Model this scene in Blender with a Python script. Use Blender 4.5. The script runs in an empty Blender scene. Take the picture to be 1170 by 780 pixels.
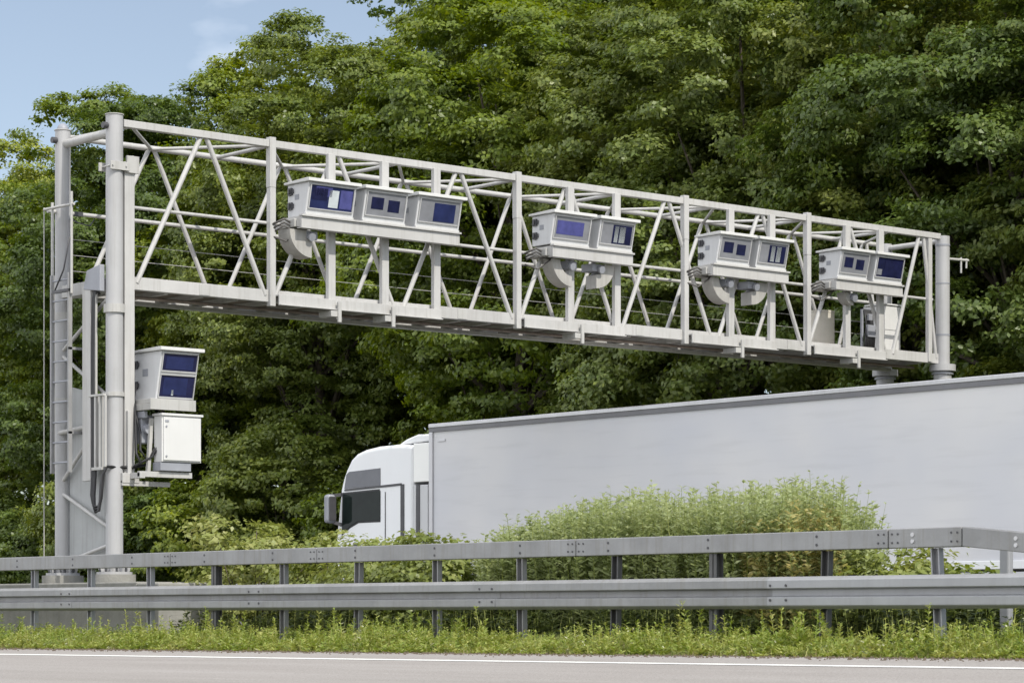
import bpy, bmesh, math, random
import numpy as np
from mathutils import Vector, Matrix
R = math.radians
S = bpy.context.scene
COL = S.collection
# world axes: X runs across the roads (away from the camera), Y runs along them, Z up; metres

# ---------------------------------------------------------------- camera
cd = bpy.data.cameras.new('camera'); cam = bpy.data.objects.new('camera', cd); COL.objects.link(cam)
S.camera = cam
cam.location = (0, 0, .42)
cam.rotation_euler = (R(90), 0, -math.atan2(.6469, .7626))
cd.lens = 94.1; cd.sensor_width = 36; cd.shift_y = .2667; cd.clip_start = .1; cd.clip_end = 3000
cd.dof.use_dof = True; cd.dof.focus_distance = 37; cd.dof.aperture_fstop = 9

# ---------------------------------------------------------------- light
SUN = Vector((.02, -1.0, 0)).normalized(); EL = R(47)
W = bpy.data.worlds.new('World'); S.world = W; W.use_nodes = True
nt = W.node_tree; bg = nt.nodes['Background']
sky = nt.nodes.new('ShaderNodeTexSky'); sky.sky_type = 'NISHITA'; sky.sun_disc = False
sky.sun_elevation = EL; sky.sun_rotation = math.atan2(SUN.x, SUN.y)
sky.air_density = 1.0; sky.dust_density = .8; sky.ozone_density = 2.0; sky.altitude = 300
hsv = nt.nodes.new('ShaderNodeHueSaturation'); hsv.inputs['Saturation'].default_value = .72
nt.links.new(sky.outputs[0], hsv.inputs['Color']); 
# bright broken cloud added on the unseen side behind the camera to fill shaded faces; the rest of the sky stays clear with a few thin wisps
tcw = nt.nodes.new('ShaderNodeTexCoord'); sep = nt.nodes.new('ShaderNodeSeparateXYZ'); nt.links.new(tcw.outputs['Generated'], sep.inputs[0])
cn = nt.nodes.new('ShaderNodeTexNoise'); cn.inputs['Scale'].default_value = 3.2; cn.inputs['Detail'].default_value = 7
cmp_ = nt.nodes.new('ShaderNodeMapping'); cmp_.inputs['Scale'].default_value = (1, 1, 2.4); nt.links.new(tcw.outputs['Generated'], cmp_.inputs[0]); nt.links.new(cmp_.outputs[0], cn.inputs['Vector'])
mr = nt.nodes.new('ShaderNodeMapRange'); mr.inputs['From Min'].default_value = .35; mr.inputs['From Max'].default_value = -.45
mr.inputs['To Min'].default_value = -.13; mr.inputs['To Max'].default_value = .42; nt.links.new(sep.outputs[0], mr.inputs['Value'])
ad = nt.nodes.new('ShaderNodeMath'); ad.operation = 'ADD'; nt.links.new(cn.outputs[0], ad.inputs[0]); nt.links.new(mr.outputs[0], ad.inputs[1])
m2 = nt.nodes.new('ShaderNodeMapRange'); m2.inputs['From Min'].default_value = .5; m2.inputs['From Max'].default_value = .68; nt.links.new(ad.outputs[0], m2.inputs['Value'])
cmx = nt.nodes.new('ShaderNodeMix'); cmx.data_type = 'RGBA'; cmx.inputs[7].default_value = (12.6, 12.9, 13.6, 1)
nt.links.new(m2.outputs[0], cmx.inputs[0]); nt.links.new(hsv.outputs[0], cmx.inputs[6]); nt.links.new(cmx.outputs[2], bg.inputs[0]); bg.inputs[1].default_value = .1
sl = bpy.data.lights.new('sun', 'SUN'); sl.energy = 3.2; sl.angle = R(.5); sl.color = (1, .95, .86)
so = bpy.data.objects.new('sun', sl); COL.objects.link(so)
sd = Vector((SUN.x*math.cos(EL), SUN.y*math.cos(EL), math.sin(EL)))
so.rotation_euler = sd.to_track_quat('Z', 'Y').to_euler(); so.location = (10, -30, 40)
S.view_settings.view_transform = 'Standard'; S.view_settings.look = 'None'
S.view_settings.exposure = .42; S.view_settings.gamma = 1

# ---------------------------------------------------------------- materials
def newmat(name):
    m = bpy.data.materials.new(name); m.use_nodes = True
    t = m.node_tree; return m, t, t.nodes['Principled BSDF']
def N(t, kind, **kw):
    n = t.nodes.new(kind)
    for k, v in kw.items():
        if k in n.inputs.keys(): n.inputs[k].default_value = v
        else: setattr(n, k, v)
    return n
def ramp(t, fac, stops):
    r = t.nodes.new('ShaderNodeValToRGB'); t.links.new(fac, r.inputs[0])
    e = r.color_ramp.elements
    while len(e) < len(stops): e.new(.5)
    for i, (p, c) in enumerate(stops):
        e[i].position = p; e[i].color = (*c, 1)
    return r.outputs[0]
def mat(name, c, rough=.5, metal=0, var=.12, scale=3, streak=0, bump=0, bscale=40, spec=.5, dirt=None):
    m, t, p = newmat(name)
    p.inputs['Roughness'].default_value = rough; p.inputs['Metallic'].default_value = metal
    p.inputs['Specular IOR Level'].default_value = spec
    tc = N(t, 'ShaderNodeNewGeometry')
    no = N(t, 'ShaderNodeTexNoise', Scale=scale, Detail=6, Roughness=.65)
    t.links.new(tc.outputs['Position'], no.inputs['Vector'])
    out = ramp(t, no.outputs[0], [(.3, [x*(1-var) for x in c]), (.7, [min(1, x*(1+var)) for x in c])])
    if streak:
        mp = N(t, 'ShaderNodeMapping'); mp.inputs['Scale'].default_value = (14, 14, .7)
        t.links.new(tc.outputs['Position'], mp.inputs[0])
        n2 = N(t, 'ShaderNodeTexNoise', Scale=1, Detail=5, Roughness=.7); t.links.new(mp.outputs[0], n2.inputs['Vector'])
        mx = N(t, 'ShaderNodeMix', data_type='RGBA')
        d = dirt or (c[0]*.5, c[1]*.47, c[2]*.42)
        mx.inputs[7].default_value = (*d, 1)
        rr = ramp(t, n2.outputs[0], [(.5, (0, 0, 0)), (.75, (streak,)*3)])
        t.links.new(rr, mx.inputs[0]); t.links.new(out, mx.inputs[6]); out = mx.outputs[2]
    t.links.new(out, p.inputs['Base Color'])
    if bump:
        n3 = N(t, 'ShaderNodeTexNoise', Scale=bscale, Detail=4); t.links.new(tc.outputs['Position'], n3.inputs['Vector'])
        b = N(t, 'ShaderNodeBump', Strength=bump, Distance=.02); t.links.new(n3.outputs[0], b.inputs['Height'])
        t.links.new(b.outputs[0], p.inputs['Normal'])
    return m
M = {}
M['paint'] = mat('gantry paint', (.42, .415, .405), .5, 0, .1, 1.4, .55, dirt=(.27, .255, .23))
M['paint_col'] = mat('column paint', (.36, .36, .365), .5, 0, .08, 1.2, .5, dirt=(.24, .235, .22))
M['paint2'] = mat('worn gantry paint', (.40, .395, .38), .5, 0, .1, 2, .5)
M['galv'] = mat('galvanised steel', (.265, .267, .27), .58, .25, .16, 2.2, .7, .08, 60, dirt=(.2, .19, .17))
M['galv_new'] = mat('newer galvanised steel', (.32, .325, .335), .5, .3, .08, 2, .2)
M['galv_dark'] = mat('darkened galvanised post', (.10, .10, .10), .55, .3, .2, 5, .5)  # darker steel standing in for shade on the posts below the beam
M['post'] = mat('galvanised post', (.24, .24, .24), .45, .2, .15, 5, .4)
M['white'] = mat('white enclosure', (.57, .57, .56), .35, 0, .03, 2, .12)
M['housing'] = mat('pale grey housing', (.55, .555, .565), .38, 0, .04, 2, .22)
M['frame'] = mat('window frame', (.42, .42, .42), .4, 0, .05, 3, .2)
M['trough'] = mat('curved trough', (.34, .33, .31), .55, 0, .15, 3, .4)
M['beige'] = mat('beige drum', (.55, .52, .45), .5, 0, .08, 3, .2)
M['black'] = mat('black rubber', (.02, .02, .022), .5, 0, .2, 6)
M['dark'] = mat('dark fittings', (.05, .05, .055), .45, 0, .2, 6)
M['cablegrey'] = mat('cable sheath', (.07, .065, .06), .5)
M['tag'] = mat('grey plate', (.26, .27, .3), .5)
M['deck'] = mat('walkway underside', (.22, .18, .155), .7, .1, .3, 5, .5)
M['concrete'] = mat('concrete', (.26, .255, .235), .9, 0, .16, 3, .6, .3, 30, .2, dirt=(.2, .19, .16))
M['panel'] = mat('grey sheet panel', (.33, .34, .34), .6, 0, .12, 1.5, .5)
M['blue'] = mat('coated glass', (.022, .03, .10), .1, .15, .25, 5)
M['violet'] = mat('violet coated glass', (.085, .09, .27), .12, .15, .25, 6)
M['navy'] = mat('dark lens glass', (.012, .014, .05), .08, 0, .3, 8)
M['grey_glass'] = mat('grey baffle', (.20, .205, .225), .3, 0, .15, 5)
M['pale_patch'] = mat('pale baffle and reflection', (.5, .54, .56), .3, 0, .1, 8)  # pale stripes; on the leftmost housing a reflection painted on the pane
M['truck_white'] = mat('white truck paint', (.78, .79, .80), .22, 0, .02, 1, .04)
M['truck_fair'] = mat('sunlit white fairing', (.86, .86, .83), .3, 0, .02, 1)  # sun on the fairing put in as a brighter white
M['alu'] = mat('aluminium rail', (.5, .5, .51), .32, .55, .06, 2, .2)
M['alu_dark'] = mat('grey rail gasket', (.16, .16, .17), .5, .1, .1, 2)
M['glass'] = mat('tinted glass', (.012, .018, .016), .05, 0, .3, 3, spec=.12)
M['vglass'] = mat('grey tinted glass', (.13, .135, .15), .1, 0, .1, 3, spec=.3)
M['chassis'] = mat('chassis black', (.025, .025, .027), .6)
M['rim'] = mat('steel rim', (.4, .4, .4), .4, .6)
M['lamp'] = mat('lamp lens', (.6, .6, .58), .1)
M['orange'] = mat('orange marker', (.7, .25, .03), .3)
M['bark'] = mat('bark', (.085, .07, .052), .95, 0, .35, 6, 0, .6, 14)
M['line'] = mat('white line paint', (.72, .72, .69), .7, 0, .08, 8, 0)
M['soil'] = mat('soil', (.09, .07, .05), .95, 0, .3, 6, 0, .5, 20)

def curtain():
    m, t, p = newmat('grey curtain'); p.inputs['Roughness'].default_value = .38
    g = N(t, 'ShaderNodeNewGeometry')
    def noise(sc, mapsc, det):
        mp = N(t, 'ShaderNodeMapping'); mp.inputs['Scale'].default_value = mapsc
        t.links.new(g.outputs['Position'], mp.inputs[0])
        n = N(t, 'ShaderNodeTexNoise', Scale=sc, Detail=det); t.links.new(mp.outputs[0], n.inputs['Vector']); return n
    a = noise(1, (1, .35, .5), 3)
    c = ramp(t, a.outputs[0], [(.3, (.55, .56, .60)), (.7, (.66, .65, .645))])
    d = noise(1, (1, .8, 9), 6)          # faint wash marks drawn out along the side by the road film
    mx = N(t, 'ShaderNodeMix', data_type='RGBA'); mx.inputs[7].default_value = (.36, .36, .37, 1)
    t.links.new(ramp(t, d.outputs[0], [(.52, (0, 0, 0)), (.8, (.2,)*3)]), mx.inputs[0])
    t.links.new(c, mx.inputs[6]); t.links.new(mx.outputs[2], p.inputs['Base Color'])
    b = noise(1, (1, 1.6, .5), 2)
    bp = N(t, 'ShaderNodeBump', Strength=.25, Distance=.08); t.links.new(b.outputs[0], bp.inputs['Height'])
    t.links.new(bp.outputs[0], p.inputs['Normal'])
    return m
M['curtain'] = curtain()

def asphalt(name, c1, c2):
    m, t, p = newmat(name); p.inputs['Roughness'].default_value = .85
    p.inputs['Specular IOR Level'].default_value = .3
    g = N(t, 'ShaderNodeNewGeometry')
    mp = N(t, 'ShaderNodeMapping'); mp.inputs['Scale'].default_value = (1.4, .12, 1)
    t.links.new(g.outputs['Position'], mp.inputs[0])
    n = N(t, 'ShaderNodeTexNoise', Scale=1.2, Detail=6, Roughness=.6); t.links.new(mp.outputs[0], n.inputs['Vector'])
    n2 = N(t, 'ShaderNodeTexNoise', Scale=60, Detail=3); t.links.new(g.outputs['Position'], n2.inputs['Vector'])
    a = ramp(t, n.outputs[0], [(.3, c1), (.7, c2)])
    mx = N(t, 'ShaderNodeMix', data_type='RGBA', blend_type='MULTIPLY'); mx.inputs[0].default_value = 1
    t.links.new(a, mx.inputs[6]); t.links.new(ramp(t, n2.outputs[0], [(.3, (.72,)*3), (.7, (1.2,)*3)]), mx.inputs[7])
    t.links.new(mx.outputs[2], p.inputs['Base Color'])
    b = N(t, 'ShaderNodeBump', Strength=.5, Distance=.006)
    n3 = N(t, 'ShaderNodeTexNoise', Scale=110, Detail=2); t.links.new(g.outputs['Position'], n3.inputs['Vector'])
    t.links.new(n3.outputs[0], b.inputs['Height']); t.links.new(b.outputs[0], p.inputs['Normal'])
    return m
M['road'] = asphalt('pale worn asphalt', (.265, .245, .228), (.325, .305, .288))
M['highway'] = asphalt('asphalt', (.10, .097, .093), (.14, .135, .13))

def groundmat():
    m, t, p = newmat('grass and soil'); p.inputs['Roughness'].default_value = .95
    p.inputs['Specular IOR Level'].default_value = .1
    g = N(t, 'ShaderNodeNewGeometry')
    n = N(t, 'ShaderNodeTexNoise', Scale=.8, Detail=10, Roughness=.7); t.links.new(g.outputs['Position'], n.inputs['Vector'])
    t.links.new(ramp(t, n.outputs[0], [(.35, (.045, .04, .022)), (.55, (.05, .065, .02)), (.7, (.085, .1, .035))]), p.inputs['Base Color'])
    return m
M['ground'] = groundmat()

def leafmat(name, cols, trans=.42, spread=.3, nscale=.3, rough=.42):
    """cols: three leaf colours dark / mid / light; each leaf picks its own by random per island"""
    m, t, p = newmat(name)
    p.inputs['Roughness'].default_value = rough; p.inputs['Specular IOR Level'].default_value = .5
    g = N(t, 'ShaderNodeNewGeometry'); oi = N(t, 'ShaderNodeObjectInfo')
    n = N(t, 'ShaderNodeTexNoise', Scale=nscale, Detail=3); t.links.new(g.outputs['Position'], n.inputs['Vector'])
    def math_(op, a, b):
        k = N(t, 'ShaderNodeMath', operation=op)
        for i, x in enumerate((a, b)):
            if isinstance(x, float): k.inputs[i].default_value = x
            else: t.links.new(x, k.inputs[i])
        return k.outputs[0]
    f = math_('ADD', math_('MULTIPLY', g.outputs['Random Per Island'], spread), math_('MULTIPLY', n.outputs[0], .55))
    f = math_('ADD', f, math_('MULTIPLY', oi.outputs['Random'], .3))
    c = ramp(t, f, [(.25, cols[0]), (.55, cols[1]), (.9, cols[2])])
    t.links.new(c, p.inputs['Base Color'])
    tr = N(t, 'ShaderNodeBsdfTranslucent')
    hs = N(t, 'ShaderNodeHueSaturation', Saturation=1.15, Value=1.25, Hue=.49); t.links.new(c, hs.inputs['Color'])
    t.links.new(hs.outputs[0], tr.inputs[0])
    mx = N(t, 'ShaderNodeMixShader'); mx.inputs[0].default_value = trans
    t.links.new(p.outputs[0], mx.inputs[1]); t.links.new(tr.outputs[0], mx.inputs[2])
    t.links.new(mx.outputs[0], t.nodes['Material Output'].inputs[0])
    return m
M['leaf_a'] = leafmat('maple leaves', [(.09, .14, .02), (.185, .24, .033), (.38, .40, .065)])
M['leaf_b'] = leafmat('olive leaves', [(.082, .125, .026), (.15, .195, .038), (.29, .32, .07)])
M['leaf_c'] = leafmat('dark leaves', [(.06, .10, .022), (.11, .16, .033), (.21, .25, .058)])
M['leaf_low'] = leafmat('shaded ground cover leaves', [(.025, .035, .012), (.04, .055, .018), (.07, .09, .03)])  # shade under the rail is put into these dark leaf colours
M['dry'] = leafmat('dry blades', [(.20, .16, .08), (.30, .25, .12), (.38, .31, .17)], nscale=2)
M['leaf_bush'] = leafmat('bramble leaves', [(.14, .18, .04), (.24, .28, .075), (.38, .38, .15)], nscale=1.2)
M['leaf_hedge'] = leafmat('tall weed leaves', [(.22, .275, .115), (.36, .41, .20), (.52, .55, .34)], nscale=1.0)
M['leaf_yellow'] = leafmat('yellowing leaves', [(.34, .32, .13), (.50, .46, .20), (.58, .50, .28)], nscale=2.0)
M['grass'] = leafmat('grass blades', [(.10, .16, .028), (.22, .29, .055), (.42, .41, .14)], nscale=1.3, trans=.3)
M['flower'] = leafmat('pale seed heads', [(.45, .47, .35), (.6, .6, .45), (.7, .68, .5)], nscale=2)

# ---------------------------------------------------------------- mesh helpers
ORG = {}
def tag(o, label=None, cat=None, group=None, kind=None):
    if label: o['label'] = label
    if cat: o['category'] = cat
    if group: o['group'] = group
    if kind: o['kind'] = kind
    return o
def thing(name, loc, label, cat, group=None):
    o = bpy.data.objects.new(name, None); COL.objects.link(o); o.location = loc; o.empty_display_size = .2
    ORG[o.name] = Vector(loc); return tag(o, label, cat, group)
class MB:
    def __init__(s): s.v = []; s.f = []; s.sm = []
    def add(s, vs, fs, smooth=False):
        n = len(s.v); s.v += [tuple(x) for x in vs]
        for f in fs: s.f.append([i+n for i in f]); s.sm.append(smooth)
        return s
    def box(s, x0, x1, y0, y1, z0, z1):
        vs = [(x, y, z) for z in (z0, z1) for y in (y0, y1) for x in (x0, x1)]
        return s.add(vs, [(0, 2, 3, 1), (4, 5, 7, 6), (0, 1, 5, 4), (2, 6, 7, 3), (0, 4, 6, 2), (1, 3, 7, 5)])
    def bar(s, p, q, w, h, up=(0, 0, 1)):
        p = Vector(p); q = Vector(q); d = (q-p).normalized(); up = Vector(up)
        if abs(d.dot(up)) > .98: up = Vector((0, 1, 0))
        a = d.cross(up).normalized()*w/2; b = a.cross(d).normalized()*h/2
        vs = [e+i*a+j*b for e in (p, q) for i, j in ((-1, -1), (1, -1), (1, 1), (-1, 1))]
        return s.add(vs, [(0, 1, 2, 3), (7, 6, 5, 4), (0, 4, 5, 1), (1, 5, 6, 2), (2, 6, 7, 3), (3, 7, 4, 0)])
    def tube(s, p, q, r, n=14, r2=None):
        p = Vector(p); q = Vector(q); d = (q-p).normalized(); r2 = r if r2 is None else r2
        a = d.orthogonal().normalized(); b = d.cross(a)
        vs = []
        for e, rr in ((p, r), (q, r2)):
            for i in range(n):
                t = 2*math.pi*i/n; vs.append(e+a*math.cos(t)*rr+b*math.sin(t)*rr)
        s.add(vs, [(i, (i+1) % n, n+(i+1) % n, n+i) for i in range(n)], True)
        k = len(s.v); s.v += [tuple(x) for x in vs]
        s.f.append([k+i for i in range(n)][::-1]); s.sm.append(False)
        s.f.append([k+n+i for i in range(n)]); s.sm.append(False)
        return s
    def path(s, pts, r, n=7):
        pts = [Vector(p) for p in pts]; rings = []
        for i, p in enumerate(pts):
            d = (pts[min(i+1, len(pts)-1)]-pts[max(i-1, 0)]).normalized()
            a = d.cross(Vector((.31, .95, .05))).normalized(); b = d.cross(a)
            rings.append([p+(a*math.cos(2*math.pi*k/n)+b*math.sin(2*math.pi*k/n))*r for k in range(n)])
        vs = [x for ring in rings for x in ring]
        fs = [(i*n+k, i*n+(k+1) % n, (i+1)*n+(k+1) % n, (i+1)*n+k) for i in range(len(pts)-1) for k in range(n)]
        fs += [tuple(range(n))[::-1], tuple((len(pts)-1)*n+k for k in range(n))]
        return s.add(vs, fs, True)
    def prism(s, prof, a0, a1, axis='x', smooth=False):
        """profile of the two other axes in cyclic reading: x -> (y,z); y -> (x,z); z -> (x,y)"""
        n = len(prof); vs = []
        for a in (a0, a1):
            for p, q in prof: vs.append({'x': (a, p, q), 'y': (p, a, q), 'z': (p, q, a)}[axis])
        fs = [(i, (i+1) % n, n+(i+1) % n, n+i) for i in range(n)]
        s.add(vs, fs, smooth)
        if smooth: k = len(s.v); s.v += [tuple(x) for x in vs]
        else: k = len(s.v)-2*n
        s.f.append([k+i for i in range(n)][::-1]); s.sm.append(False)
        s.f.append([k+n+i for i in range(n)]); s.sm.append(False)
        return s
    def build(s, name, m, parent=None, bevel=0, label=None, cat=None, group=None, kind=None, loc=None, seg=2):
        me = bpy.data.meshes.new(name)
        A = np.array(s.v, float)
        if parent is not None: org = ORG[parent.name]
        elif loc is not None: org = Vector(loc)
        elif kind == 'structure': org = Vector((0, 0, 0))
        else:
            lo, hi = A.min(0), A.max(0); org = Vector(((lo[0]+hi[0])/2, (lo[1]+hi[1])/2, lo[2]))
        A = A-np.array(org)
        me.from_pydata(A.tolist(), [], s.f); me.polygons.foreach_set('use_smooth', s.sm)
        bm = bmesh.new(); bm.from_mesh(me); bmesh.ops.recalc_face_normals(bm, faces=bm.faces); bm.to_mesh(me); bm.free()
        me.materials.append(M[m]); me.update()
        o = bpy.data.objects.new(name, me); COL.objects.link(o); ORG[o.name] = org
        if parent is not None: o.parent = parent; 
        if parent is None: o.location = org
        if bevel:
            b = o.modifiers.new('bevel', 'BEVEL'); b.width = bevel; b.segments = seg; b.limit_method = 'ANGLE'; b.angle_limit = R(35)
        return tag(o, label, cat, group, kind)

# ---------------------------------------------------------------- terrain and roads
rng = np.random.default_rng(7)
def tilt(v): return -.0042*(min(max(v, 0), 45)-13)
PROF = [(-400, -1.3), (0, -.78), (4, -.58), (10, -.31), (16, -.04), (17.15, .03), (17.35, .06), (18.0, .06), (18.8, .02), (20, -.03), (22, -.1), (25.2, -.31), (25.5, -.34),
        (36.6, -.34), (37, -.27), (39.5, -.1), (42, .7), (46, 1.9), (52, 3.2), (60, 4.6), (75, 6), (120, 7), (400, 9)]
def gz(u, v):
    z = np.interp(u, [p[0] for p in PROF], [p[1] for p in PROF])
    t = -.0042*(np.clip(v, 0, 45)-13)*np.clip((19.5-u)/2, 0, 1)
    w = np.clip((u-39)/4, 0, 1)
    return z+t+w*.35*np.sin(v*.31+u*.2)*np.cos(v*.13-u*.37)
us = sorted(set([p[0] for p in PROF]+list(np.arange(17.4, 25, .5))+list(np.arange(38, 70, 1.5))+[-200, -60, 80, 90, 150, 200, 280]))
vs_ = sorted(set(list(np.arange(-30, 130, 2.0))+[-400, -250, -150, -90, -50, 150, 200, 300, 450, 700]))
g = MB(); V = [(u, v, float(gz(u, v))) for v in vs_ for u in us]; nu = len(us)
g.add(V, [(j*nu+i, j*nu+i+1, (j+1)*nu+i+1, (j+1)*nu+i) for j in range(len(vs_)-1) for i in range(nu-1)], True)
g.build('ground', 'ground', kind='structure')

def sheet(name, m, u0, u1, v0, v1, zf, n=40, du=1.0):
    g = MB(); ul = list(np.linspace(u0, u1, max(2, int((u1-u0)/du)+1))); vl = list(np.linspace(v0, v1, n))
    k = len(ul)
    g.add([(u, v, zf(u, v)) for v in vl for u in ul],
          [(j*k+i, j*k+i+1, (j+1)*k+i+1, (j+1)*k+i) for j in range(n-1) for i in range(k-1)], True)
    return g.build(name, m, kind='structure')
def roadz(u, v): return .045*(u-16.1)+tilt(v)+.012
sheet('road', 'road', 5, 17.2, -60, 160, roadz, 221)
sheet('road_edge_line', 'line', 16.02, 16.17, -60, 160, lambda u, v: roadz(u, v)+.004, 221)
sheet('highway', 'highway', 25.5, 36.5, -60, 260, lambda u, v: -.275, 60)
for u0 in (26.1, 36.0): sheet('highway_edge_line', 'line', u0, u0+.15, -60, 260, lambda u, v: -.271, 60)
for k in range(14): sheet('lane_marking', 'line', 32.1, 32.22, -20+k*12, -14+k*12, lambda u, v: -.271, 2)

# ---------------------------------------------------------------- gantry
VF, VR, UC = 32.457, 33.862, 20.17
G = thing('toll_gantry', (20.17, 33.16, 0), 'pale grey steel lattice gantry on round columns spanning the motorway above the white lorry', 'gantry')
def col(u, v, zt, r, z0, hi=None):
    m = MB(); m.tube((u, v, z0+.03), (u, v, zt), r, 28); m.tube((u, v, z0), (u, v, z0+.035), r+.13, 24)
    for k in range(8):
        a = k*math.pi/4; m.bar((u+math.cos(a)*r, v+math.sin(a)*r, z0+.09), (u+math.cos(a)*(r+.1), v+math.sin(a)*(r+.1), z0+.06), .015, .12)
    c = m.build('column', 'paint_col', G)
    m = MB(); m.tube((u, v, zt), (u, v, zt+.012), r+.012, 28); m.build('column_cap', 'paint2', c)
    m = MB()
    for k in range(8):
        a = k*math.pi/4+.39; m.tube((u+math.cos(a)*(r+.08), v+math.sin(a)*(r+.08), z0+.03), (u+math.cos(a)*(r+.08), v+math.sin(a)*(r+.08), z0+.10), .018, 6)
    m.build('anchor_bolts', 'dark', c)
    return c
c1 = col(UC, VF, 7.47, .122, .99); c2 = col(UC, VR, 7.44, .112, .99)
for c, v, r in ((c1, VF, .122), (c2, VR, .112)):
    z = 7.31 if v == VF else 7.29
    m = MB(); m.tube((UC-r+.01, v, z), (UC-r-.07, v, z), .045, 12); m.build('pin_end', 'dark', c)
    for z0_, z1_, dr in ((4.68, 4.80, .03), (3.5, 3.56, .02)): MB().tube((UC, v, z0_), (UC, v, z1_), r+dr, 28).build('flange_band', 'paint2', c)
m = MB()
for k in range(6):
    a0, a1 = k*math.pi/12, (k+1)*math.pi/12
    m.tube((UC, VR, 7.45+.1*math.sin(a0)), (UC, VR, 7.45+.1*math.sin(a1)), .085*math.cos(a0), 14, max(.085*math.cos(a1), .002))
m.build('beacon_dome', 'tag', c2)
# far columns beyond the lorry
for v in (VF, VR):
    u = 37.93
    m = MB(); m.tube((u, v, 5.0), (u, v, 7.38), .13, 26); m.tube((u, v, 4.9), (u, v, 5.02), .24, 26); m.tube((u, v, -.3), (u, v, 4.9), .165, 26)
    c = m.build('column', 'paint_col', G)
    for z0_, z1_, r_ in ((5.55, 5.58, .136), (6.5, 6.52, .136), (7.2, 7.23, .138), (4.84, 4.87, .2)): MB().tube((u, v, z0_), (u, v, z1_), r_, 26).build('flange_band', 'tag', c)
m = MB(); m.tube((38.0, VF, 6.98), (38.65, VF, 7.0), .025, 8); m.tube((38.45, VF, 6.75), (38.45, VF, 7.04), .018, 8); m.tube((38.6, VF, 6.85), (38.6, VF, 7.03), .018, 8); m.build('antenna_arm', 'paint', G)
# chords
def chord(v, z0, z1, w, u0=UC, u1=37.86): return MB().box(u0, u1, v-w/2, v+w/2, z0, z1)
chord(VF, 7.315, 7.42, .1, 20.30, 37.83).build('top_chord', 'paint', G, .008)
MB().tube((20.25, VR, 7.355), (37.85, VR, 7.355), .043, 12).build('top_chord', 'paint', G)
# bottom chords are channels: web and two lips
for v, s in ((VF, -1), (VR, 1)):
    m = MB(); m.box(20.2, 37.85, v-.012, v+.012, 5.035, 5.212)
    m.box(20.2, 37.85, min(v-s*.013, v-s*.1), max(v-s*.013, v-s*.1), 5.192, 5.212)
    m.box(20.2, 37.85, min(v-s*.013, v-s*.1), max(v-s*.013, v-s*.1), 5.035, 5.053)
    m.build('bottom_chord', 'paint', G, .004)
for u in (21.68, 26.5, 30.3, 33.9, 36.3): MB().box(u-.09, u+.09, VF-.019, VF-.0135, 5.045, 5.2).build('splice_plate', 'paint2', G)
bot = [20.45, 22.85, 25.25, 27.62, 29.83, 32.05, 34.27, 36.47]
top = [21.68, 24.06, 26.44, 28.72, 30.93, 33.16, 35.38, 37.33]
for v, r in ((VF+.01, .037), (VR-.01, .034)):
    for i in range(8):
        for j in (i, i+1):
            if j < 8:
                off = .09 if j == i else -.09
                MB().tube((bot[j]+off, v, 5.13), (top[i]-off*.4, v, 7.36), r, 10).build('brace', 'paint', G)
    MB().tube((37.75, v, 5.13), (37.4, v, 7.34), r, 10).build('brace', 'paint', G)
# gusset plates at the top nodes

# lateral bracing in the top plane, with cross bars
tz = 7.345
zig = [20.3]+sorted(bot+top)
for i in range(len(zig)-1):
    a, b = (VR, VF) if i % 2 == 0 else (VF, VR)
    MB().tube((zig[i], a, tz), (zig[i+1], b, tz), .026, 8).build('lateral_brace', 'paint', G)
for u in bot[1:]: MB().tube((u, VF, tz), (u, VR, tz), .03, 8).build('lateral_brace', 'paint', G)
MB().tube((UC, VF, 7.24), (UC, VR, 7.24), .062, 16).build('end_beam', 'paint', G)
MB().tube((37.93, VF, 7.3), (37.93, VR, 7.3), .05, 12).build('end_beam', 'paint', G)
MB().box(20.1, 20.28, VF+.05, VR-.05, 5.0, 5.18).build('end_beam', 'paint', G, .006)
# intermediate uprights of the far face
# main uprights on the near face
for u in (22.85, 27.62, 31.32, 34.30):
    m = MB(); m.box(u-.055, u+.055, VF-.075, VF+.03, 6.72, 7.46); m.box(u-.045, u+.055, VF-.07, VF+.03, 4.97, 6.73)
    m.build('upright', 'paint', G, .006)
MB().box(37.50, 37.60, VF-.04, VF+.04, 5.05, 7.32).build('upright', 'paint', G, .006)
# handrails and safety wires
MB().tube((20.45, VF+.05, 6.205), (37.7, VF+.05, 6.205), .026, 10).build('handrail', 'paint', G)
MB().tube((19.93, VR+.02, 6.26), (37.8, VR+.02, 6.26), .03, 10).build('handrail', 'paint', G)
for z in (5.42, 5.65, 5.88):
    MB().tube((20.3, VR, z), (37.8, VR, z), .0045, 6).build('safety_wire', 'paint2', G)
# walkway deck with cross beams underneath
m = MB()
m.box(20.3, 37.8, VF+.12, VR-.12, 5.095, 5.125)
m.build('walkway_deck', 'deck', G)
for i in range(29):
    u = 20.5+i*.605
    MB().box(u-.03, u+.03, VF+.105, VR-.105, 5.02, 5.092).build('cross_beam', 'paint2', G)
MB().tube((20.4, VF+.5, 4.99), (37.7, VF+.5, 4.99), .025, 8).build('cable_pipe', 'deck', G)
MB().box(20.4, 37.7, VR-.35, VR-.22, 4.965, 5.018).build('cable_pipe', 'paint2', G)
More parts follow.
